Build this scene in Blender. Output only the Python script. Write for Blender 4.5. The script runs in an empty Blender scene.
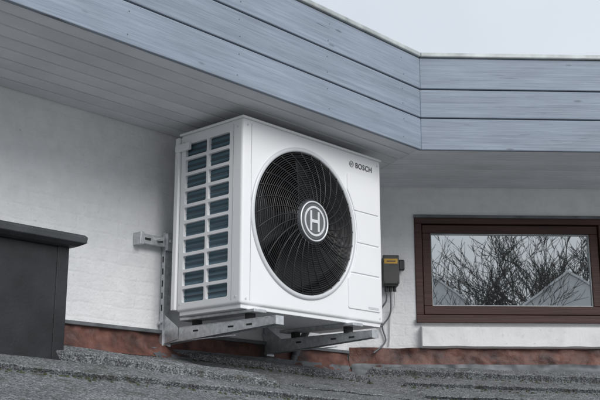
import bpy, bmesh, math, random
from mathutils import Vector, Matrix, noise
random.seed(7)
D=bpy.data; C=bpy.context
scn=C.scene
T225=math.tan(math.radians(22.5))
CX,CY=1.472,0.62
GZ=-2.4

# ---------------- materials ----------------
def newmat(name):
    m=D.materials.new(name); m.use_nodes=True
    nt=m.node_tree; nt.nodes.clear()
    o=nt.nodes.new('ShaderNodeOutputMaterial'); b=nt.nodes.new('ShaderNodeBsdfPrincipled')
    nt.links.new(b.outputs[0],o.inputs[0])
    return m,nt,b
def N(nt,t,**kw):
    n=nt.nodes.new(t)
    for k,v in kw.items(): setattr(n,k,v)
    return n
def coords(nt,scale=(1,1,1),rot=(0,0,0)):
    tc=N(nt,'ShaderNodeTexCoord'); mp=N(nt,'ShaderNodeMapping')
    mp.inputs['Scale'].default_value=scale; mp.inputs['Rotation'].default_value=rot
    nt.links.new(tc.outputs['Object'],mp.inputs[0]); return mp.outputs[0]
def ramp(nt,src,stops):
    r=N(nt,'ShaderNodeValToRGB'); e=r.color_ramp.elements
    while len(e)<len(stops): e.new(0.5)
    for i,(p,c) in enumerate(stops):
        e[i].position=p; e[i].color=(c[0],c[1],c[2],1) if hasattr(c,'__len__') else (c,c,c,1)
    nt.links.new(src,r.inputs[0]); return r.outputs[0]
def noise_t(nt,vec,scale,detail=3,rough=.6):
    n=N(nt,'ShaderNodeTexNoise'); n.inputs['Scale'].default_value=scale; n.inputs['Detail'].default_value=min(detail,3); n.inputs['Roughness'].default_value=rough
    nt.links.new(vec,n.inputs['Vector']); return n.outputs['Fac']
def mix(nt,a,b,f,mode='MIX'):
    m=N(nt,'ShaderNodeMix',data_type='RGBA',blend_type=mode)
    for s,v in ((0,f),(6,a),(7,b)):
        if isinstance(v,(int,float)): m.inputs[s].default_value=v
        elif isinstance(v,tuple): m.inputs[s].default_value=(*v,1)
        else: nt.links.new(v,m.inputs[s])
    return m.outputs[2]
def bump(nt,b,h,strength=.3,dist=.01,prev=None):
    n=N(nt,'ShaderNodeBump'); n.inputs['Strength'].default_value=strength; n.inputs['Distance'].default_value=dist
    nt.links.new(h,n.inputs['Height'])
    if prev: nt.links.new(prev,n.inputs['Normal'])
    nt.links.new(n.outputs[0],b.inputs['Normal']); return n.outputs[0]
def simple(name,col,rough=.5,metal=0,var=.12,scale=8,bmp=0,spec=.5):
    m,nt,b=newmat(name); v=coords(nt)
    f=noise_t(nt,v,scale,2)
    c=ramp(nt,f,[(.3,tuple(x*(1-var) for x in col)),(.7,tuple(min(1,x*(1+var)) for x in col))])
    nt.links.new(c,b.inputs['Base Color']); b.inputs['Roughness'].default_value=rough; b.inputs['Metallic'].default_value=metal
    b.inputs['Specular IOR Level'].default_value=spec
    if bmp: bump(nt,b,noise_t(nt,v,scale*12,2),bmp,.003)
    return m

def mk_wall():
    m,nt,b=newmat('white_painted_brick')
    tc=N(nt,'ShaderNodeTexCoord'); sp=N(nt,'ShaderNodeSeparateXYZ'); cb=N(nt,'ShaderNodeCombineXYZ')
    nt.links.new(tc.outputs['Object'],sp.inputs[0]); nt.links.new(sp.outputs[0],cb.inputs[0]); nt.links.new(sp.outputs[2],cb.inputs[1])
    nz=N(nt,'ShaderNodeTexNoise'); nz.inputs['Scale'].default_value=11; nt.links.new(cb.outputs[0],nz.inputs['Vector'])
    ad=N(nt,'ShaderNodeVectorMath',operation='MULTIPLY_ADD'); nt.links.new(nz.outputs['Color'],ad.inputs[0]); ad.inputs[1].default_value=(.026,.026,0); nt.links.new(cb.outputs[0],ad.inputs[2])
    br=N(nt,'ShaderNodeTexBrick'); nt.links.new(ad.outputs[0],br.inputs['Vector'])
    br.inputs['Scale'].default_value=1; br.inputs['Brick Width'].default_value=.24; br.inputs['Row Height'].default_value=.067; br.inputs['Mortar Size'].default_value=.010; br.inputs['Mortar Smooth'].default_value=1.0
    br.inputs['Color1'].default_value=(1,1,1,1); br.inputs['Color2'].default_value=(.85,.85,.85,1); br.inputs['Mortar'].default_value=(0.2,.2,.2,1)
    v=coords(nt)
    big=noise_t(nt,v,1.6,3); mid=noise_t(nt,v,14,3)
    base=ramp(nt,big,[(.3,(.71,.725,.745)),(.65,(.80,.81,.82))])
    base=mix(nt,base,ramp(nt,mid,[(.35,.93),(.6,1.0)]),1.0,'MULTIPLY')
    sp2=ramp(nt,noise_t(nt,v,55,2),[(.27,.72),(.34,1.0)])
    base=mix(nt,base,sp2,.6,'MULTIPLY')
    base=mix(nt,base,ramp(nt,br.outputs['Color'],[(.2,.985),(.6,1.0)]),1.0,'MULTIPLY')
    nt.links.new(base,b.inputs['Base Color']); b.inputs['Roughness'].default_value=.7
    n1=bump(nt,b,br.outputs['Color'],.20,.006)
    bump(nt,b,noise_t(nt,v,45,3),.5,.008,n1)
    return m
M_wall=mk_wall()
def mk_render():
    m,nt,b=newmat('white_render'); v=coords(nt)
    base=ramp(nt,noise_t(nt,v,6,3),[(.3,(.66,.66,.66)),(.55,(.80,.80,.80))])
    base=mix(nt,base,ramp(nt,noise_t(nt,v,40,3),[(.28,.7),(.38,1.0)]),.5,'MULTIPLY')
    nt.links.new(base,b.inputs['Base Color']); b.inputs['Roughness'].default_value=.75
    bump(nt,b,noise_t(nt,v,30,3),.3,.006); return m
M_render=mk_render()
def mk_wood(name,c0,c1,c2,gs=1.0,knots=True):
    m,nt,b=newmat(name)
    oi=N(nt,'ShaderNodeObjectInfo'); tc=N(nt,'ShaderNodeTexCoord')
    ad=N(nt,'ShaderNodeVectorMath',operation='MULTIPLY_ADD')
    cbx=N(nt,'ShaderNodeCombineXYZ'); nt.links.new(oi.outputs['Random'],cbx.inputs[0]); nt.links.new(oi.outputs['Random'],cbx.inputs[2])
    nt.links.new(cbx.outputs[0],ad.inputs[0]); ad.inputs[1].default_value=(37,5,13); nt.links.new(tc.outputs['Object'],ad.inputs[2])
    mp=N(nt,'ShaderNodeMapping'); mp.inputs['Scale'].default_value=(1.6*gs,30*gs,52*gs); nt.links.new(ad.outputs[0],mp.inputs[0])
    g=noise_t(nt,mp.outputs[0],1.6,3,.7)
    mp2=N(nt,'ShaderNodeMapping'); mp2.inputs['Scale'].default_value=(1.1,1,5); nt.links.new(ad.outputs[0],mp2.inputs[0])
    p=noise_t(nt,mp2.outputs[0],2.2,3,.6)
    col=ramp(nt,g,[(.3,c0),(.5,c1),(.72,c2)])
    col=mix(nt,col,ramp(nt,p,[(.3,.86),(.7,1.08)]),1.0,'MULTIPLY')
    # per-board tone variation
    bv=N(nt,'ShaderNodeMapRange'); bv.inputs['To Min'].default_value=.93; bv.inputs['To Max'].default_value=1.05; nt.links.new(oi.outputs['Random'],bv.inputs[0])
    cc=N(nt,'ShaderNodeCombineXYZ')
    for q in range(3): nt.links.new(bv.outputs[0],cc.inputs[q])
    col=mix(nt,col,cc.outputs[0],1.0,'MULTIPLY')
    if knots:
        mp3=N(nt,'ShaderNodeMapping'); mp3.inputs['Scale'].default_value=(2.6,1,9); nt.links.new(ad.outputs[0],mp3.inputs[0])
        vo=N(nt,'ShaderNodeTexVoronoi'); vo.inputs['Scale'].default_value=1.3; nt.links.new(mp3.outputs[0],vo.inputs['Vector'])
        k=ramp(nt,vo.outputs['Distance'],[(.05,.45),(.10,1.0)])
        col=mix(nt,col,k,.75,'MULTIPLY')
        mp4=N(nt,'ShaderNodeMapping'); mp4.inputs['Scale'].default_value=(3,10,90); nt.links.new(ad.outputs[0],mp4.inputs[0])
        ck=ramp(nt,noise_t(nt,mp4.outputs[0],1.1,2),[(.27,.45),(.32,1.0)])
        col=mix(nt,col,ck,.85,'MULTIPLY')
    nt.links.new(col,b.inputs['Base Color']); b.inputs['Roughness'].default_value=.6
    bump(nt,b,g,.45,.005); return m
M_fascia=mk_wood('blue_grey_painted_wood',(.200,.238,.300),(.240,.285,.352),(.285,.335,.402))
M_soffit=mk_wood('soffit_painted_wood',(.68,.70,.73),(.70,.72,.75),(.72,.74,.77),knots=False)
M_brown=mk_wood('brown_stained_wood',(.036,.015,.012),(.058,.023,.018),(.078,.033,.025),knots=False)
M_dark=simple('dark_void',(.02,.02,.02),.9)
def mk_felt(name,a,bc,moss_amt=.6):
    m,nt,b=newmat(name); v=coords(nt)
    fine=noise_t(nt,v,125,2,.85); mid=noise_t(nt,v,38,3,.75); big=noise_t(nt,v,2.5,3)
    col=ramp(nt,fine,[(.36,a),(.50,tuple((x+y)*.4 for x,y in zip(a,bc))),(.62,bc)])
    col=mix(nt,col,ramp(nt,mid,[(.3,.5),(.55,1.0),(.72,1.4)]),1.0,'MULTIPLY')
    col=mix(nt,col,ramp(nt,big,[(.3,.8),(.7,1.2)]),1.0,'MULTIPLY')
    moss=ramp(nt,noise_t(nt,v,9,3,.7),[(.57,0),(.66,1)])
    col=mix(nt,col,(.05,.055,.035),mix(nt,(0,0,0),moss,moss_amt))
    nt.links.new(col,b.inputs['Base Color']); b.inputs['Roughness'].default_value=.85
    n1=bump(nt,b,fine,1.0,.006); bump(nt,b,mid,.7,.010,n1); return m
M_felt=mk_felt('mineral_roof_felt',(.04,.043,.047),(.34,.355,.37))
M_felt2=mk_felt('mineral_roof_felt_dark',(.05,.053,.057),(.20,.21,.22))
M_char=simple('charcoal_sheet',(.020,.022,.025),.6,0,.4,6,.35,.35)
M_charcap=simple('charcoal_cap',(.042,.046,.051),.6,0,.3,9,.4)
M_moss=simple('moss',(.05,.06,.03),.95,0,.4,30,.6)
def mk_red():
    m,nt,b=newmat('terracotta_flashing'); v=coords(nt)
    col=ramp(nt,noise_t(nt,v,6,3,.7),[(.34,(.035,.024,.022)),(.47,(.095,.043,.035)),(.6,(.155,.066,.050)),(.75,(.21,.12,.10))])
    nt.links.new(col,b.inputs['Base Color']); b.inputs['Roughness'].default_value=.6
    bump(nt,b,noise_t(nt,v,30,3),.6,.01); return m
M_red=mk_red()
M_galv=simple('galvanised_steel',(.56,.58,.60),.42,.6,.20,40,.08)
M_trim=simple('grey_metal_trim',(.42,.45,.45),.5,.2,.25,9,.2)
M_strip=simple('lead_strip',(.13,.14,.15),.6,.2,.3,10,.3)
M_white=simple('white_powder_coat',(.82,.83,.845),.38,0,.015,3)
M_ring=simple('bezel_grey',(.62,.64,.66),.4,.1,.03,3)
M_seam=simple('seam_shadow_grey',(.35,.36,.37),.5,0,.03,3)
M_black=simple('black_wire_coating',(.018,.018,.019),.34,0,.1,6)
M_matblk=simple('matt_black',(.010,.010,.011),.8,0,.1,6)
M_blade=simple('fan_blade_plastic',(.026,.027,.03),.45,0,.1,6)
M_hub=simple('hub_grey',(.05,.055,.062),.35,.2,.1,6)
M_silver=simple('silver_emblem',(.72,.74,.76),.35,.2,.05,6)
M_print=simple('dark_print',(.06,.065,.07),.5)
M_printred=simple('grey_print',(.12,.12,.13),.5)
M_rubber=simple('rubber',(.02,.02,.02),.8)
M_discgrey=simple('emblem_disc_grey',(.11,.115,.12),.5,0,.1,12)
M_boxgrey=simple('grey_box_plastic',(.060,.062,.058),.5,0,.15,12)
M_yellow=simple('yellow_label',(.62,.36,.05),.5)
def mk_coil():
    m,nt,b=newmat('blue_coil_fins'); v=coords(nt)
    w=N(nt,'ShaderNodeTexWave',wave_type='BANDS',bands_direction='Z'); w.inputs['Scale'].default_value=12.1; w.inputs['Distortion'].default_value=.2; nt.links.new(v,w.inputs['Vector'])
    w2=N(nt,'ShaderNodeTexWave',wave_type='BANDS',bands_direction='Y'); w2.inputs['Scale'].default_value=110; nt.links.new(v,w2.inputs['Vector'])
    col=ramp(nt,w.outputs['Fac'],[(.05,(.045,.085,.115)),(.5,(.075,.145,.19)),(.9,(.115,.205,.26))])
    col=mix(nt,col,ramp(nt,w2.outputs['Fac'],[(.2,.65),(.8,1.1)]),1.0,'MULTIPLY')
    nt.links.new(col,b.inputs['Base Color']); b.inputs['Roughness'].default_value=.4; b.inputs['Metallic'].default_value=.2
    bump(nt,b,w2.outputs['Fac'],.5,.003); return m
M_coil=mk_coil()
def mk_glass():
    m=D.materials.new('window_glass'); m.use_nodes=True; nt=m.node_tree; nt.nodes.clear()
    o=nt.nodes.new('ShaderNodeOutputMaterial'); g=N(nt,'ShaderNodeBsdfGlossy'); g.inputs['Roughness'].default_value=.01; g.inputs['Color'].default_value=(.86,.9,.92,1)
    d=N(nt,'ShaderNodeBsdfDiffuse'); d.inputs['Color'].default_value=(.02,.024,.026,1)
    mx=N(nt,'ShaderNodeMixShader'); mx.inputs[0].default_value=.55
    nt.links.new(d.outputs[0],mx.inputs[1]); nt.links.new(g.outputs[0],mx.inputs[2]); nt.links.new(mx.outputs[0],o.inputs[0])
    v=coords(nt); bp=N(nt,'ShaderNodeBump'); bp.inputs['Strength'].default_value=.02; bp.inputs['Distance'].default_value=.01
    nt.links.new(noise_t(nt,v,3,2),bp.inputs['Height']); nt.links.new(bp.outputs[0],g.inputs['Normal']); return m
M_glass=mk_glass()
M_bark=simple('bark',(.06,.052,.045),.9,0,.3,4)
M_ground=simple('pale_bounce_ground',(.32,.31,.29),.9,0,.3,1.2,.5)  # unseen ground, made pale to bounce light up under the eaves

# ---------------- geometry helpers ----------------
def empty(name,loc=(0,0,0)):
    e=D.objects.new(name,None); scn.collection.objects.link(e); e.location=loc; return e
def place(o,frame,parent):
    if frame=='A': o.location=(CX,CY,0)
    elif frame=='B': o.location=(CX,CY,0); o.rotation_euler=(0,0,-math.pi/4)
    if parent: o.parent=parent
def mesh(name,verts,faces,mat,parent=None,frame='W',bevel=0,smooth=False,segs=2):
    me=D.meshes.new(name); me.from_pydata([tuple(v) for v in verts],[],faces); 
    bm=bmesh.new(); bm.from_mesh(me); bmesh.ops.recalc_face_normals(bm,faces=bm.faces)
    if smooth:
        for f in bm.faces: f.smooth=True
    bm.to_mesh(me); bm.free()
    o=D.objects.new(name,me); scn.collection.objects.link(o); me.materials.append(mat)
    if bevel:
        b=o.modifiers.new('bevel','BEVEL'); b.width=bevel; b.segments=segs; b.limit_method='ANGLE'
    place(o,frame,parent); return o
BF=[(0,1,2,3),(4,5,6,7),(0,1,5,4),(1,2,6,5),(2,3,7,6),(3,0,4,7)]
def bverts(x0,x1,y0,y1,z0,z1):
    return [(x0,y0,z0),(x1,y0,z0),(x1,y1,z0),(x0,y1,z0),(x0,y0,z1),(x1,y0,z1),(x1,y1,z1),(x0,y1,z1)]
def box(name,x0,x1,y0,y1,z0,z1,mat,parent=None,frame='W',bevel=0,segs=2):
    return mesh(name,bverts(x0,x1,y0,y1,z0,z1),BF,mat,parent,frame,bevel,False,segs)
def boxes(name,lst,mat,parent=None,frame='W',bevel=0):
    V=[];F=[]
    for b in lst:
        k=len(V); V+=bverts(*b); F+=[tuple(i+k for i in f) for f in BF]
    return mesh(name,V,F,mat,parent,frame,bevel)
def prism(name,fr,o0,o1,z0,z1,mat,parent,L=6,bevel=0,zf=None):
    s=-1 if fr=='A' else 1
    z=lambda o,zz: zz if zf is None else zz+zf(o)
    pts=[(s*L,-o0,o0),(s*T225*o0,-o0,o0),(s*T225*o1,-o1,o1),(s*L,-o1,o1)]
    V=[(x,y,z(o,z0)) for x,y,o in pts]+[(x,y,z(o,z1)) for x,y,o in pts]
    return mesh(name,V,BF,mat,parent,fr,bevel)
def tube(V,F,path,r,sides=6,closed=False):
    k=len(V); n=len(path)
    for i,p in enumerate(path):
        p=Vector(p)
        if closed: t=Vector(path[(i+1)%n])-Vector(path[i-1])
        else: t=Vector(path[min(i+1,n-1)])-Vector(path[max(i-1,0)])
        if t.length<1e-9: t=Vector((0,0,1))
        t.normalize(); a=Vector((0,0,1)) if abs(t.z)<.9 else Vector((0,1,0))
        if closed: a=Vector((0,1,0))
        u=t.cross(a).normalized(); w=t.cross(u)
        rr=r[i] if hasattr(r,'__len__') else r
        for j in range(sides):
            an=2*math.pi*j/sides; V.append(p+u*rr*math.cos(an)+w*rr*math.sin(an))
    for i in range(n if closed else n-1):
        for j in range(sides):
            a=k+i*sides+j; b=k+i*sides+(j+1)%sides; c=k+((i+1)%n)*sides+(j+1)%sides; d=k+((i+1)%n)*sides+j
            F.append((a,b,c,d))
    if not closed:
        F.append(tuple(k+j for j in range(sides))); F.append(tuple(k+(n-1)*sides+j for j in range(sides)))
def tubes(name,paths,mat,parent,frame='W',sides=6,closed=False,smooth=True):
    V=[];F=[]
    for p,r in paths: tube(V,F,p,r,sides,closed)
    return mesh(name,V,F,mat,parent,frame,0,smooth)
def lathe(name,prof,cx,cz,mat,parent,n=128,smooth=True):
    V=[];F=[]; m=len(prof)
    for i in range(n):
        a=2*math.pi*i/n
        for r,y in prof: V.append((cx+r*math.cos(a),y,cz+r*math.sin(a)))
    for i in range(n):
        for j in range(m-1):
            F.append((i*m+j,i*m+j+1,((i+1)%n)*m+j+1,((i+1)%n)*m+j))
    return mesh(name,V,F,mat,parent,'W',0,smooth)
def cyl_y(name,cx,cz,r,y0,y1,mat,parent,n=96,bevel=0):
    V=[];F=[]
    for y in (y0,y1):
        for i in range(n):
            a=2*math.pi*i/n; V.append((cx+r*math.cos(a),y,cz+r*math.sin(a)))
    for i in range(n): F.append((i,(i+1)%n,n+(i+1)%n,n+i))
    F.append(tuple(range(n))); F.append(tuple(range(n,2*n)))
    return mesh(name,V,F,mat,parent,'W',bevel)
def boolean(o,cutter):
    m=o.modifiers.new('cut','BOOLEAN'); m.operation='DIFFERENCE'; m.object=cutter; m.solver='EXACT'
    dg=C.evaluated_depsgraph_get(); me=D.meshes.new_from_object(o.evaluated_get(dg))
    o.modifiers.clear(); o.data=me; D.objects.remove(cutter)

# ---------------- house ----------------
house=empty('brick_house')
WZ0,WZ1=GZ,1.60
prism('wall_a','A',0,-.3,WZ0,WZ1,M_wall,house,7)
wx0,wx1,wz0,wz1=.417,1.60,.737,1.386
V=[];F=[]
for b in [(0,wx0,0,.3,WZ0,WZ1),(wx1,7,0,.3,WZ0,WZ1),(wx0,wx1,0,.3,WZ0,wz0),(wx0,wx1,0,.3,wz1,WZ1)]:
    k=len(V); V+=bverts(*b); F+=[tuple(i+k for i in f) for f in BF]
mesh('wall_b',V,F,M_wall,house,'B')
SZ=1.57
nb=8; bw=.80/nb
for fr in 'AB':
    for i in range(nb):
        o0=i*bw+.0035; o1=(i+1)*bw-.0035
        if i==nb-1: o1=.795
        prism('soffit_board',fr,o0,o1,SZ+random.uniform(0,.0015),SZ+.018,M_soffit,house,7,.006)
    prism('soffit_backing',fr,.002,.79,SZ+.0185,SZ+.03,M_dark,house,7)
    for j,(z0,z1,oo) in enumerate([(1.562,1.738,.822),(1.744,1.902,.824),(1.908,2.085,.828)]):
        prism('fascia_board',fr,.80,oo,z0,z1,M_fascia,house,7,.004)
    prism('fascia_backing',fr,.77,.7995,SZ+.031,2.08,M_dark,house,7)
    prism('roof_edge_trim',fr,.74,.842,2.0875,2.114,M_trim,house,7,.006)
    prism('flat_roof',fr,.739,-4,2.05,2.10,M_felt2,house,7)
V=[];F=[]
for i in range(10):
    for z in (1.60,1.70,1.785,1.865,1.95,2.04):
        x=-.5-.6*i+random.uniform(-.01,.01)
        tube(V,F,[(x,-.8235 if z<1.74 else (-.8255 if z<1.905 else -.8295),z),(x,-.80,z)],.0028,8)
mesh('fascia_nails',V,F,M_strip,house,'A')
# lean-to roof
K=.27; RZ=.45
zr=lambda o:-K*o
for fr in 'AB':
    prism('lean_to_roof',fr,0,2.2,RZ-.06,RZ,M_felt,house,7,0,zr)
    prism('lean_to_wall',fr,2.05,1.9,GZ,RZ-.62,M_wall,house,7)
    prism('lean_to_fascia',fr,2.2,2.23,RZ-.594-.14,RZ-.594+.01,M_fascia,house,7,.003)
STR=[]
def strip(name,fr,x0,x1,oa,ob,h0,h1,mat,n=140,seed=0,amp=.007,taper=.02):
    V=[];F=[]
    STR.append((fr,x0,x1,ob))
    for i in range(n+1):
        t=i/n; x=x0+(x1-x0)*t
        q=noise.noise(Vector((x*6,seed,0)))*amp; q2=noise.noise(Vector((x*25,seed,3)))*amp*.7; q3=noise.noise(Vector((x*5,seed,9)))*amp
        a=oa[0]+(oa[1]-oa[0])*t+q; b=ob[0]+(ob[1]-ob[0])*t+q+q2
        e=min(1,(i+.2)/2.0,(n-i+.2)/2.0)
        top0=RZ+zr(a+taper)+(h0+q3)*e; top1=RZ+zr(b)+(h1+q3+q2)*e
        zb=RZ+zr(b)+.004
        V+=[(x,-a,RZ+zr(a)-.01),(x,-(a+taper),top0),(x,-(b-.004),top1),(x,-b,top1-.004),(x,-(b-.012),zb),(x,-(b-.012),zb-.02)]
    m=6
    for i in range(n):
        for j in range(m-1): F.append((i*m+j,i*m+j+1,(i+1)*m+j+1,(i+1)*m+j))
    F.append(tuple(range(m))); F.append(tuple(n*m+j for j in range(m)))
    return mesh(name,V,F,mat,house,fr)
strip('felt_kerb','A',-3.2,.10-CX,(-.06,.66),(.06,.79),.058,.050,M_felt,seed=1)
strip('felt_lap','A',-1.6,1.243-CX,(-.1,.25),(-.02,.36),.036,.034,M_felt,seed=2)
strip('felt_lap','A',-3.2,-.2,(.25,.93),(.55,1.15),.018,.024,M_felt,seed=3)
strip('felt_lap','B',.10,3.0,(-.02,.50),(.10,.64),.036,.034,M_felt,seed=4)
strip('felt_lap','B',.25,3.0,(.30,.75),(.42,.90),.018,.024,M_felt,seed=5)
strip('felt_lap','A',-1.1,-.30,(.55,.75),(.70,.88),.018,.020,M_felt,seed=6)
strip('felt_lap','B',.30,3.0,(.62,1.05),(.72,1.2),.016,.020,M_felt,seed=8)
V=[];F=[]; rm=random.Random(4)
for fr,x0,x1,ob in STR:
    for i in range(150):
        t=rm.random(); x=x0+(x1-x0)*t; o=ob[0]+(ob[1]-ob[0])*t+abs(rm.gauss(0,.03))-.004
        if o<0: continue
        px,py=x,-o
        if fr=='B':
            c=math.cos(-math.pi/4); s=math.sin(-math.pi/4); px,py=x*c+o*s,x*s-o*c
        r=rm.uniform(.002,.009); k=len(V); z=RZ+zr(o)
        ringn=6
        for a in range(ringn):
            an=a*math.pi*2/ringn; rr=r*rm.uniform(.8,1.5); V.append((CX+px+rr*math.cos(an),CY+py+rr*math.sin(an),z-.002))
        for a in range(ringn):
            an=a*math.pi*2/ringn+.3; rr=r*rm.uniform(.4,.8); V.append((CX+px+rr*math.cos(an),CY+py+rr*math.sin(an),z+r*rm.uniform(.4,.8)))
        for a in range(ringn): F.append((k+a,k+(a+1)%ringn,k+ringn+(a+1)%ringn,k+ringn+a))
        F.append(tuple(k+ringn+a for a in range(ringn)))
mesh('moss_clumps',V,F,M_moss)
def crumple(name,fr,x0,x1,z0,z1,mat,flare=.05,n=160,m=8,seed=0,amp=.012,base=.012):
    V=[];F=[]
    for i in range(n+1):
        x=x0+(x1-x0)*i/n
        for j in range(m+1):
            t=j/m; z=z1+(z0-z1)*t
            nn=noise.fractal(Vector((x*9,z*18,seed)),.8,2.0,3)
            o=base+flare*t**2.2+max(-.008,nn*amp)
            V.append((x,-o,z+noise.noise(Vector((x*5,seed,t*2)))*.008))
    for i in range(n):
        for j in range(m):
            a=i*(m+1)+j; F.append((a,a+1,a+m+2,a+m+1))
    return mesh(name,V,F,mat,house,fr,0,True)
crumple('base_flashing','A',-5,-.01,RZ-.02,.552,M_red,.06,400,8,1,.016)
crumple('base_flashing','B',.01,4.5,RZ-.04,.585,M_red,.07,360,8,4,.024,.018)
prism('flashing_strip','A',.001,.03,.548,.566,M_strip,house,7,.003)
crumple('lead_skirt','A',-1.5,-.02,RZ-.035,.478,M_strip,.05,200,6,9,.018,.045)
crumple('lead_skirt','B',.02,4.0,RZ-.05,.485,M_strip,.06,260,6,12,.018,.060)
def ledge():
    V=[];F=[];n=160
    for i in range(n+1):
        x=.44+(3.2-.44)*i/n
        q=noise.noise(Vector((x*9,1,0)))*.005; q2=noise.noise(Vector((x*7,5,0)))*.004
        V+=[(x,.0,.715),(x,-.05+q,.706+q*.4),(x,-.062+q,.698),(x,-.058+q2,.592+q2),(x,-.04,.582+q2),(x,0,.58)]
    for i in range(n):
        for j in range(5): F.append((i*6+j,i*6+j+1,(i+1)*6+j+1,(i+1)*6+j))
    F.append(tuple(range(6))); F.append(tuple(n*6+j for j in range(6)))
    mesh('window_ledge',V,F,M_render,house,'B')
ledge()
fy0,fy1=-.012,.07
def frame(name,x0,x1,z0,z1,t,y0,y1,mat,tb=None,bev=.004):
    tb=tb or t
    for nm,b in (('top',(x0,x1,y0,y1,z1-t,z1)),('bottom',(x0,x1,y0,y1,z0,z0+tb)),('left',(x0,x0+t,y0+.001,y1,z0+tb,z1-t)),('right',(x1-t,x1,y0+.001,y1,z0+tb,z1-t))):
        box(name+'_'+nm,*b,mat,house,'B',bev)
frame('window_frame',wx0,wx1,wz0,wz1,.045,fy0,fy1,M_brown)
frame('window_sash',wx0+.05,wx1-.05,wz0+.05,wz1-.05,.052,.006,.06,M_brown)
frame('glazing_bead',wx0+.102,wx1-.102,wz0+.102,wz1-.102,.006,.016,.05,M_trim,None,.001)
box('window_glass',wx0+.10,wx1-.10,.03,.04,wz0+.10,wz1-.10,M_glass,house,'B')
box('room_backing',wx0+.01,wx1-.01,.07,.08,wz0+.01,wz1-.01,M_dark,house,'B')
box('window_drip_board',wx0-.003,wx1+.003,-.035,-.0125,wz0-.004,wz0+.026,M_brown,house,'B',.004)
box('window_lintel',wx0-.004,wx1+.004,-.022,-.0125,wz1-.010,wz1+.008,M_strip,house,'B',.002)

# ---------------- chimney ----------------
ch=empty('roof_chimney')
cx0,cx1,cy0,cy1=-1.17,-.785,.20,.56
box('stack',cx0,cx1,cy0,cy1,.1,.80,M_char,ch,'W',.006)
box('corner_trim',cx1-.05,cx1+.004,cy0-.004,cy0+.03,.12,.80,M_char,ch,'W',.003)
def cap():
    a=.026
    pr=[(0.0,.800),(a,.803),(a+.022,.815),(a+.024,.840),(a+.016,.849),(-.05,.868)]
    V=[];F=[]
    for e,z in pr: V+=[(cx0-e,cy0-e*1.3,z),(cx1+e,cy0-e*1.3,z),(cx1+e,cy1+e,z),(cx0-e,cy1+e,z)]
    m=len(pr)
    for i in range(m-1):
        for j in range(4): F.append((i*4+j,i*4+(j+1)%4,(i+1)*4+(j+1)%4,(i+1)*4+j))
    F.append((0,1,2,3)); F.append(tuple(4*(m-1)+j for j in range(4)))
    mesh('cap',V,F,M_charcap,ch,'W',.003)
cap()

# ---------------- heat pump ----------------
hp=empty('heat_pump',(0,0,0))
W,H0,H1,DY=1.03,.634,1.512,.443
FX,FZ,R=.43,1.073,.352
def body():
    me=D.meshes.new('casing'); me.from_pydata(bverts(0,W,0,DY,H0,H1),[],BF)
    bm=bmesh.new(); bm.from_mesh(me); bmesh.ops.recalc_face_normals(bm,faces=bm.faces)
    bmesh.ops.bevel(bm,geom=bm.edges[:],offset=.014,segments=4,profile=.5,affect='EDGES',clamp_overlap=True)
    bm.to_mesh(me); bm.free()
    o=D.objects.new('casing',me); scn.collection.objects.link(o); me.materials.append(M_white); o.parent=hp
    cut=cyl_y('cut',FX,FZ,R+.004,-.1,.30,M_matblk,None,128); boolean(o,cut)
    cols=[(.090,.236),(.250,.404)]
    nr=10; z0,z1=.668,1.466; p=(z1-z0)/nr
    bmc=bmesh.new()
    for (a,b) in cols:
        for i in range(nr):
            m2=D.meshes.new('t'); m2.from_pydata(bverts(-.05,.022,a,b,z0+i*p+.0075,z0+(i+1)*p-.0075),[],BF)
            t=bmesh.new(); t.from_mesh(m2); bmesh.ops.recalc_face_normals(t,faces=t.faces)
            ed=[e for e in t.edges if abs(e.verts[0].co.x-e.verts[1].co.x)>.05]
            bmesh.ops.bevel(t,geom=ed,offset=.008,segments=3,profile=.5,affect='EDGES')
            t.to_mesh(m2); t.free(); bmc.from_mesh(m2)
    mc=D.meshes.new('cutm'); bmc.to_mesh(mc); bmc.free(); c=D.objects.new('cut',mc); scn.collection.objects.link(c)
    boolean(o,c)
    return o
casing=body()
box('coil',.0165,.021,.08,.41,.66,1.475,M_coil,hp)
tubes('coil_guard',[([(.013,.085,.668+.0798*i+.0399),(.013,.405,.668+.0798*i+.0399)],.0014) for i in range(10)],M_strip,hp,sides=5)
box('rear_lip',-.010,.03,DY+.001,DY+.03,H0+.01,H1-.01,M_white,hp,'W',.004)
box('handle_lip',-.022,-.0005,.36,.462,1.425,1.462,M_white,hp,'W',.005)
box('top_lid',-.005,W+.005,-.005,DY+.008,H1-.002,H1+.010,M_white,hp,'W',.005,3)
box('front_seam',.055,.0572,-.0008,.002,H0+.02,H1-.02,M_seam,hp)
box('side_seam',-.0008,.002,.062,.0642,H0+.02,H1-.02,M_seam,hp)
V=[];F=[]
for z in (H0+.035,H1-.04):
    for y in (.035,.418): tube(V,F,[(-.0025,y,z),(.002,y,z)],.005,10)
for z in (.66,1.48):
    for x in (.03,1.0): tube(V,F,[(x,-.0025,z),(x,.002,z)],.005,10)
mesh('screws',V,F,M_ring,hp)
lathe('fan_recess',[(R+.003,.004),(R+.002,.02),(R-.01,.05),(R-.02,.16),(R-.02,.285),(.001,.29)],FX,FZ,M_matblk,hp)
lathe('fan_bezel',[(R+.024,.002),(R+.024,-.004),(R+.019,-.009),(R+.008,-.010),(R+.002,-.006),(R+.001,.01)],FX,FZ,M_ring,hp,160)
dome=lambda r:-.004-.046*(1-(r/R)**2)
rings=[]
nr=24
for i in range(nr):
    r=.112+(R-.006-.112)*i/(nr-1)
    rings.append(([(FX+r*math.cos(2*math.pi*k/96),dome(r),FZ+r*math.sin(2*math.pi*k/96)) for k in range(96)],.0021 if i%7 else .0032))
tubes('grille_rings',rings,M_black,hp,sides=6,closed=True)
ribs=[]
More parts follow.
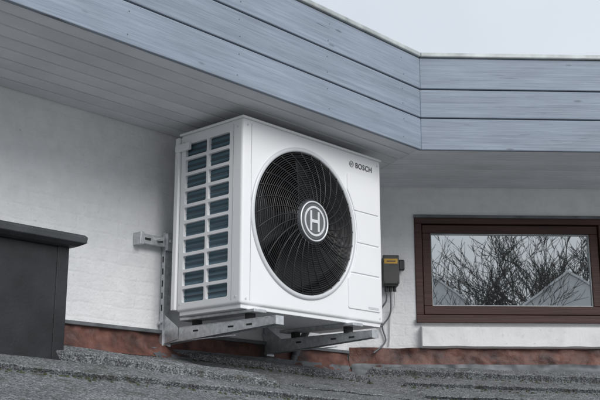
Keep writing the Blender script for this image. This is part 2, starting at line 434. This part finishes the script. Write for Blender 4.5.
for k in range(30):
    a0=2*math.pi*k/30; P=[]
    for j in range(13):
        t=j/12; r=.095+(R-.095)*t; a=a0+.45*t
        P.append((FX+r*math.cos(a),dome(r)-.0025,FZ+r*math.sin(a)))
    ribs.append((P,.0027))
tubes('grille_ribs',ribs,M_black,hp,sides=6)
V=[];F=[]
for k in range(3):
    a0=2*math.pi*k/3+.4
    base=len(V); na,nrr=14,10
    for j in range(nrr+1):
        r=.07+(.325-.07)*j/nrr
        for i in range(na+1):
            t=i/na; sweep=1.15+.35*j/nrr
            a=a0+t*sweep-.25*(j/nrr)
            V.append((FX+r*math.cos(a),.15-.10*t+.015*math.sin(t*3.1),FZ+r*math.sin(a)))
    for j in range(nrr):
        for i in range(na):
            q=base+j*(na+1)+i; F.append((q,q+1,q+na+2,q+na+1))
fb=mesh('fan_blades',V,F,M_blade,hp,'W',0,True)
so=fb.modifiers.new('th','SOLIDIFY'); so.thickness=.006
cyl_y('fan_motor_hub',FX,FZ,.08,.05,.2,M_blade,hp,64,.01)
lathe('hub_cap',[(.001,-.058),(.092,-.058),(.104,-.055),(.110,-.047),(.110,-.030),(.001,-.03)],FX,FZ,M_hub,hp,96,False)
lathe('emblem_ring',[(.100,-.0585),(.099,-.0615),(.094,-.0625),(.092,-.0585)],FX,FZ,M_silver,hp,96)
lathe('emblem_disc',[(.001,-.0592),(.086,-.0592),(.087,-.0581)],FX,FZ,M_discgrey,hp,96,False)
lathe('emblem_inner_ring',[(.074,-.0591),(.074,-.0625),(.064,-.0625),(.064,-.0591)],FX,FZ,M_silver,hp,96,False)
def sym(cx,cz,y,s,mat,name,th=.003):
    B=[(cx-.24*s,cx+.24*s,y-th,y,cz-.09*s,cz+.09*s),
       (cx-.38*s,cx-.2402*s,y-th-.0004,y,cz-.56*s,cz+.56*s),(cx+.2402*s,cx+.38*s,y-th-.0004,y,cz-.56*s,cz+.56*s)]
    boxes(name,B,mat,hp)
sym(FX,FZ,-.0593,.088,M_silver,'emblem_armature')
for (a,b) in [(1.205,1.392),(1.037,1.197),(.876,1.029),(.690,.868)]:
    V=bverts(.745,1.003,-.0055,.001,a,b)
    me=D.meshes.new('p'); me.from_pydata(V,[],BF); bm=bmesh.new(); bm.from_mesh(me); bmesh.ops.recalc_face_normals(bm,faces=bm.faces)
    ed=[e for e in bm.edges if abs(e.verts[0].co.y-e.verts[1].co.y)>.002]
    bmesh.ops.bevel(bm,geom=ed,offset=.012,segments=4,profile=.5,affect='EDGES'); bm.to_mesh(me); bm.free()
    o=D.objects.new('service_panel',me); scn.collection.objects.link(o); me.materials.append(M_white); o.parent=hp
    boolean(o,cyl_y('cut',FX,FZ,.392,-.1,.1,M_matblk,None,128))
    bv=o.modifiers.new('b','BEVEL'); bv.width=.0025; bv.segments=2; bv.limit_method='ANGLE'
cu=D.curves.new('brand_lettering','FONT'); cu.body='BOSCH'; cu.size=.040; cu.extrude=.0006; cu.offset=.0006; cu.space_character=1.1
t=D.objects.new('brand_lettering',cu); scn.collection.objects.link(t); t.parent=hp; t.location=(.815,-.0015,1.434); t.rotation_euler=(math.pi/2,0,0); cu.materials.append(M_print)
lathe('small_emblem_ring',[(.017,-.0002),(.017,-.002),(.0147,-.002),(.0147,-.0002)],.785,1.448,M_printred,hp,40,False)
sym(.785,1.448,-.0002,.017,M_printred,'small_emblem',.0016)
box('rating_label',.90,.985,-.0068,-.0056,.70,.712,M_ring,hp)
box('base_pan',.012,W-.012,.012,DY-.012,H0-.018,H0+.004,M_white,hp,'W',.003)
for x in (.06,.75):
    box('foot_rail',x-.01,x+.07,-.035,DY+.03,H0-.034,H0-.0185,M_galv,hp,'W',.003)
    for y in (.03,.39):
        cxp=x+.03
        V=[];F=[]; tube(V,F,[(cxp,y,H0-.062),(cxp,y,H0-.034)],.024,16); mesh('rubber_foot',V,F,M_rubber,hp)
        V=[];F=[]; tube(V,F,[(cxp,y,H0-.034),(cxp,y,H0-.012)],.007,6); mesh('bolt',V,F,M_galv,hp)

# ---------------- brackets ----------------
wb=empty('wall_bracket')
WY=.62
AT=H0-.062
def arm(x,mat,y1=-.13,post=.0):
    y0=WY-.008
    box('arm_top',x-.002,x+.045,y1,y0,AT-.004,AT,mat,wb,'W',.0015)
    for xx in (x-.003,x+.043):
        V=[(xx,y0,AT-.075),(xx+.003,y0,AT-.075),(xx+.003,y1,AT-.036),(xx,y1,AT-.036),(xx,y0,AT-.0045),(xx+.003,y0,AT-.0045),(xx+.003,y1,AT-.0045),(xx,y1,AT-.0045)]
        mesh('arm_web',V,BF,mat,wb)
    box('arm_bottom_lip',x+.0005,x+.012,.1,y0,AT-.068,AT-.065,mat,wb)
    for y in (-.02,.10,.34): box('arm_slot',x-.0045,x-.0032,y,y+.035,AT-.030,AT-.022,M_dark,wb)
    box('end_cap',x-.004,x+.047,y1-.004,y1-.0005,AT-.038,AT+.001,mat,wb)
    p=x+post
    box('post',p-.005,p+.05,WY-.035,WY-.009,AT-.085,1.05,mat,wb,'W',.002)
    for zz in (.66,.72,.78,.84,.90): box('post_slot',p-.0062,p-.0051,WY-.026,WY-.018,zz,zz+.03,M_dark,wb)
    for zz in (.60,.985):
        V=[];F=[]; tube(V,F,[(p-.018,WY-.022,zz),(p-.0052,WY-.022,zz)],.009,6); mesh('bolt',V,F,mat,wb)
    g=[(x-.0065,WY-.012,AT+.085),(x-.0065,WY-.14,AT-.002),(x-.0065,WY-.14,AT-.055),(x-.0065,WY-.012,AT-.078)]
    V=g+[(a+.0015,b,c) for a,b,c in g]
    mesh('gusset',V,BF,mat,wb)
arm(.055,M_galv,-.165,-.01); arm(.77,M_galv)
box('cross_rail',-.13,1.05,WY-.050,WY-.0355,.972,1.020,M_galv,wb,'W',.002)
boxes('cross_rail_slots',[(-.10+.075*i,-.065+.075*i,WY-.0512,WY-.0502,.990,1.002) for i in range(3)],M_dark,wb)
box('rail_end_clamp',-.135,-.112,WY-.060,WY-.002,.965,1.026,M_galv,wb,'W',.003)
box('post_clamp',.025,.12,WY-.07,WY-.0505,.955,1.040,M_galv,wb,'W',.003)
V=[];F=[]
for x in (.04,-.02): tube(V,F,[(x,WY-.085,1.0),(x,WY-.0512,1.0)],.009,6)
mesh('clamp_bolts',V,F,M_galv,wb)

# ---------------- junction box + cables ----------------
jb=empty('junction_box')
box('housing',.215,.305,-.075,-.003,.945,1.125,M_boxgrey,jb,'B',.006)
box('lid',.211,.309,-.088,-.0755,.955,1.129,M_boxgrey,jb,'B',.005)
box('label',.220,.300,-.0895,-.0882,1.076,1.106,M_yellow,jb,'B')
box('label_text',.235,.287,-.0905,-.0896,1.088,1.094,M_print,jb,'B')
box('switch_knob',.306,.345,-.07,-.02,1.04,1.105,M_black,jb,'B',.008)
V=[];F=[]
for xx in (.235,.26,.285): tube(V,F,[(xx,-.04,.915),(xx,-.04,.945)],.010,12)
for xx in (.222,.298):
    for zz in (.966,1.118): tube(V,F,[(xx,-.0895,zz),(xx,-.087,zz)],.004,8)
mesh('cable_glands',V,F,M_black,jb,'B')
cb=empty('power_cable')
def cpath(p,n=14):
    out=[]; P=[Vector(p[0])]+[Vector(q) for q in p]+[Vector(p[-1])]
    for i in range(1,len(P)-2):
        for j in range(n):
            t=j/n; a,b,c,d=P[i-1],P[i],P[i+1],P[i+2]
            out.append(.5*((2*b)+(c-a)*t+(2*a-5*b+4*c-d)*t*t+(3*b-a-3*c+d)*t**3))
    out.append(Vector(p[-1])); return out
tubes('cable',[(cpath([(.235,-.04,.92),(.233,-.04,.86),(.20,-.03,.80),(.21,-.02,.70),(.225,-.02,.62),(.15,-.05,.55)]),.005),
               (cpath([(.26,-.04,.92),(.258,-.04,.80),(.23,-.03,.74),(.17,-.05,.70),(.05,-.10,.74)]),.0045)],M_strip,cb,'B',8)
tubes('cable_white',[(cpath([(.285,-.04,.92),(.287,-.03,.84),(.262,-.02,.78),(.255,-.015,.66),(.25,-.015,.60)]),.0045)],M_render,cb,'B',8)
rp=empty('refrigerant_pipe')
tubes('insulated_pipe',[(cpath([(.96,.42,.72),(1.02,.50,.68),(1.03,.57,.60),(.98,.585,.50),(.95,.59,.42)]),.020)],M_strip,rp,'W',12)

# ---------------- surroundings ----------------
g=mesh('ground',[(-300,-300,GZ),(300,-300,GZ),(300,300,GZ),(-300,300,GZ)],[(0,1,2,3)],M_ground)
def make_tree(seed):
    rnd=random.Random(seed); V=[];F=[]
    def br(p,d,L,r,dep):
        n=4 if dep<3 else 3; path=[p.copy()]; rad=[r]
        q=p.copy(); dd=d.copy()
        for i in range(n):
            dd=(dd+Vector((rnd.uniform(-1,1),rnd.uniform(-1,1),rnd.uniform(-.5,.8)))*.16).normalized()
            q=q+dd*L/n; path.append(q.copy()); rad.append(r*(1-.42*(i+1)/n))
        tube(V,F,path,rad,6 if dep<2 else 3)
        if dep>=6: return
        k=3 if dep>0 else 5
        for i in range(k):
            t=rnd.uniform(.45,1.0) if i else 1.0
            idx=min(n,max(1,int(t*n+.5))); base=path[idx]
            sp=.55 if dep==0 else .75
            nd=(dd+Vector((rnd.uniform(-1,1),rnd.uniform(-1,1),rnd.uniform(-.35,.5)))*sp).normalized()
            br(base,nd,L*rnd.uniform(.62,.82),max(.009,r*.52),dep+1)
    br(Vector((0,0,0)),Vector((0,0,1)),3.0,.17,0)
    me=D.meshes.new('bare_tree'); me.from_pydata([tuple(v) for v in V],[],F); me.materials.append(M_bark); return me
tm=[make_tree(3),make_tree(11)]
rnd=random.Random(5)
for i,(x,y,s) in enumerate([(-10,-27,1.15),(-14,-24,1.1),(-6.5,-24,1.0),(-16.5,-22,1.0),(-11,-24,1.1),(-17,-25,1.2),(-12.5,-27,1.2),(-8.5,-26,1.0),(-8,-29,1.25),(-14,-30,1.3),(-10.5,-21.5,.9)]):
    o=D.objects.new('bare_tree',tm[i%2]); scn.collection.objects.link(o); o.location=(x,y,GZ); o.rotation_euler=(0,0,rnd.uniform(0,6.28)); o.scale=(s,s,s)
nh=empty('neighbour_house')
def gable(cx,cy,ang,w,d,eave,peak):
    c,s=math.cos(ang),math.sin(ang)
    def P(a,b,z): return (cx+a*c-b*s,cy+a*s+b*c,z)
    V=[P(-w,0,GZ),P(w,0,GZ),P(w,0,eave),P(0,0,peak),P(-w,0,eave),P(-w,-d,GZ),P(w,-d,GZ),P(w,-d,eave),P(0,-d,peak),P(-w,-d,eave)]
    mesh('gable_walls',V,[(0,1,2,3,4),(5,6,7,8,9),(0,1,6,5),(1,2,7,6),(0,4,9,5)],M_white,nh)
    e=.2; sl=(peak-eave)/w
    for sgn in (-1,1):
        V=[P(0,.1,peak+.08),P(sgn*(w+e),.1,eave+.08-sl*e),P(sgn*(w+e),-d-.3,eave+.08-sl*e),P(0,-d-.3,peak+.08)]
        V+=[(v[0],v[1],v[2]-.07) for v in V]
        mesh('gable_roof',V,BF,M_white,nh)
    mesh('gable_window',[P(-.5,.03,1.2),P(.5,.03,1.2),P(.5,.03,2.4),P(-.5,.03,2.4)],[(0,1,2,3)],M_glass,nh)
gable(-8.0,-20.4,-.5,1.3,3,3.9,4.85)
gable(-12.4,-20.2,-.6,1.3,3,4.1,5.15)

# ---------------- world, sun, camera ----------------
w=D.worlds.new('World'); scn.world=w; w.use_nodes=True; nt=w.node_tree; nt.nodes.clear()
ou=nt.nodes.new('ShaderNodeOutputWorld'); bg=nt.nodes.new('ShaderNodeBackground')
sk=nt.nodes.new('ShaderNodeTexSky'); sk.sky_type='NISHITA'; sk.sun_disc=False
sel=math.radians(33)
h=Vector((-.24,-.97,0)).normalized()*math.cos(sel)
sdir=Vector((h.x,h.y,math.sin(sel)))
sk.sun_elevation=sel; sk.sun_rotation=math.atan2(sdir.x,sdir.y)
sk.dust_density=3
tc=nt.nodes.new('ShaderNodeTexCoord'); nz=nt.nodes.new('ShaderNodeTexNoise'); nz.inputs['Scale'].default_value=2.2; nz.inputs['Detail'].default_value=4
nt.links.new(tc.outputs['Generated'],nz.inputs['Vector'])
cl=ramp(nt,nz.outputs['Fac'],[(.3,(7.2,7.8,8.6)),(.7,(8.6,9.1,9.7))])
mx=mix(nt,sk.outputs[0],cl,.9)
nt.links.new(mx,bg.inputs[0]); bg.inputs[1].default_value=.10
nt.links.new(bg.outputs[0],ou.inputs[0])
sl=D.lights.new('sun','SUN'); sl.energy=2.1; sl.angle=math.radians(34); sl.color=(1,.985,.97)
so=D.objects.new('sun',sl); scn.collection.objects.link(so); so.rotation_euler=(-sdir).to_track_quat('-Z','Y').to_euler()
cam=D.cameras.new('camera'); co=D.objects.new('camera',cam); scn.collection.objects.link(co)
cam.lens=60; cam.sensor_width=36; cam.clip_end=2000; cam.clip_start=.05
co.location=(-3.083,-3.205,0); co.rotation_euler=(math.radians(90+14.04),0,math.radians(-47.3))
scn.camera=co
scn.view_settings.view_transform='Standard'; scn.view_settings.look='None'; scn.view_settings.exposure=0
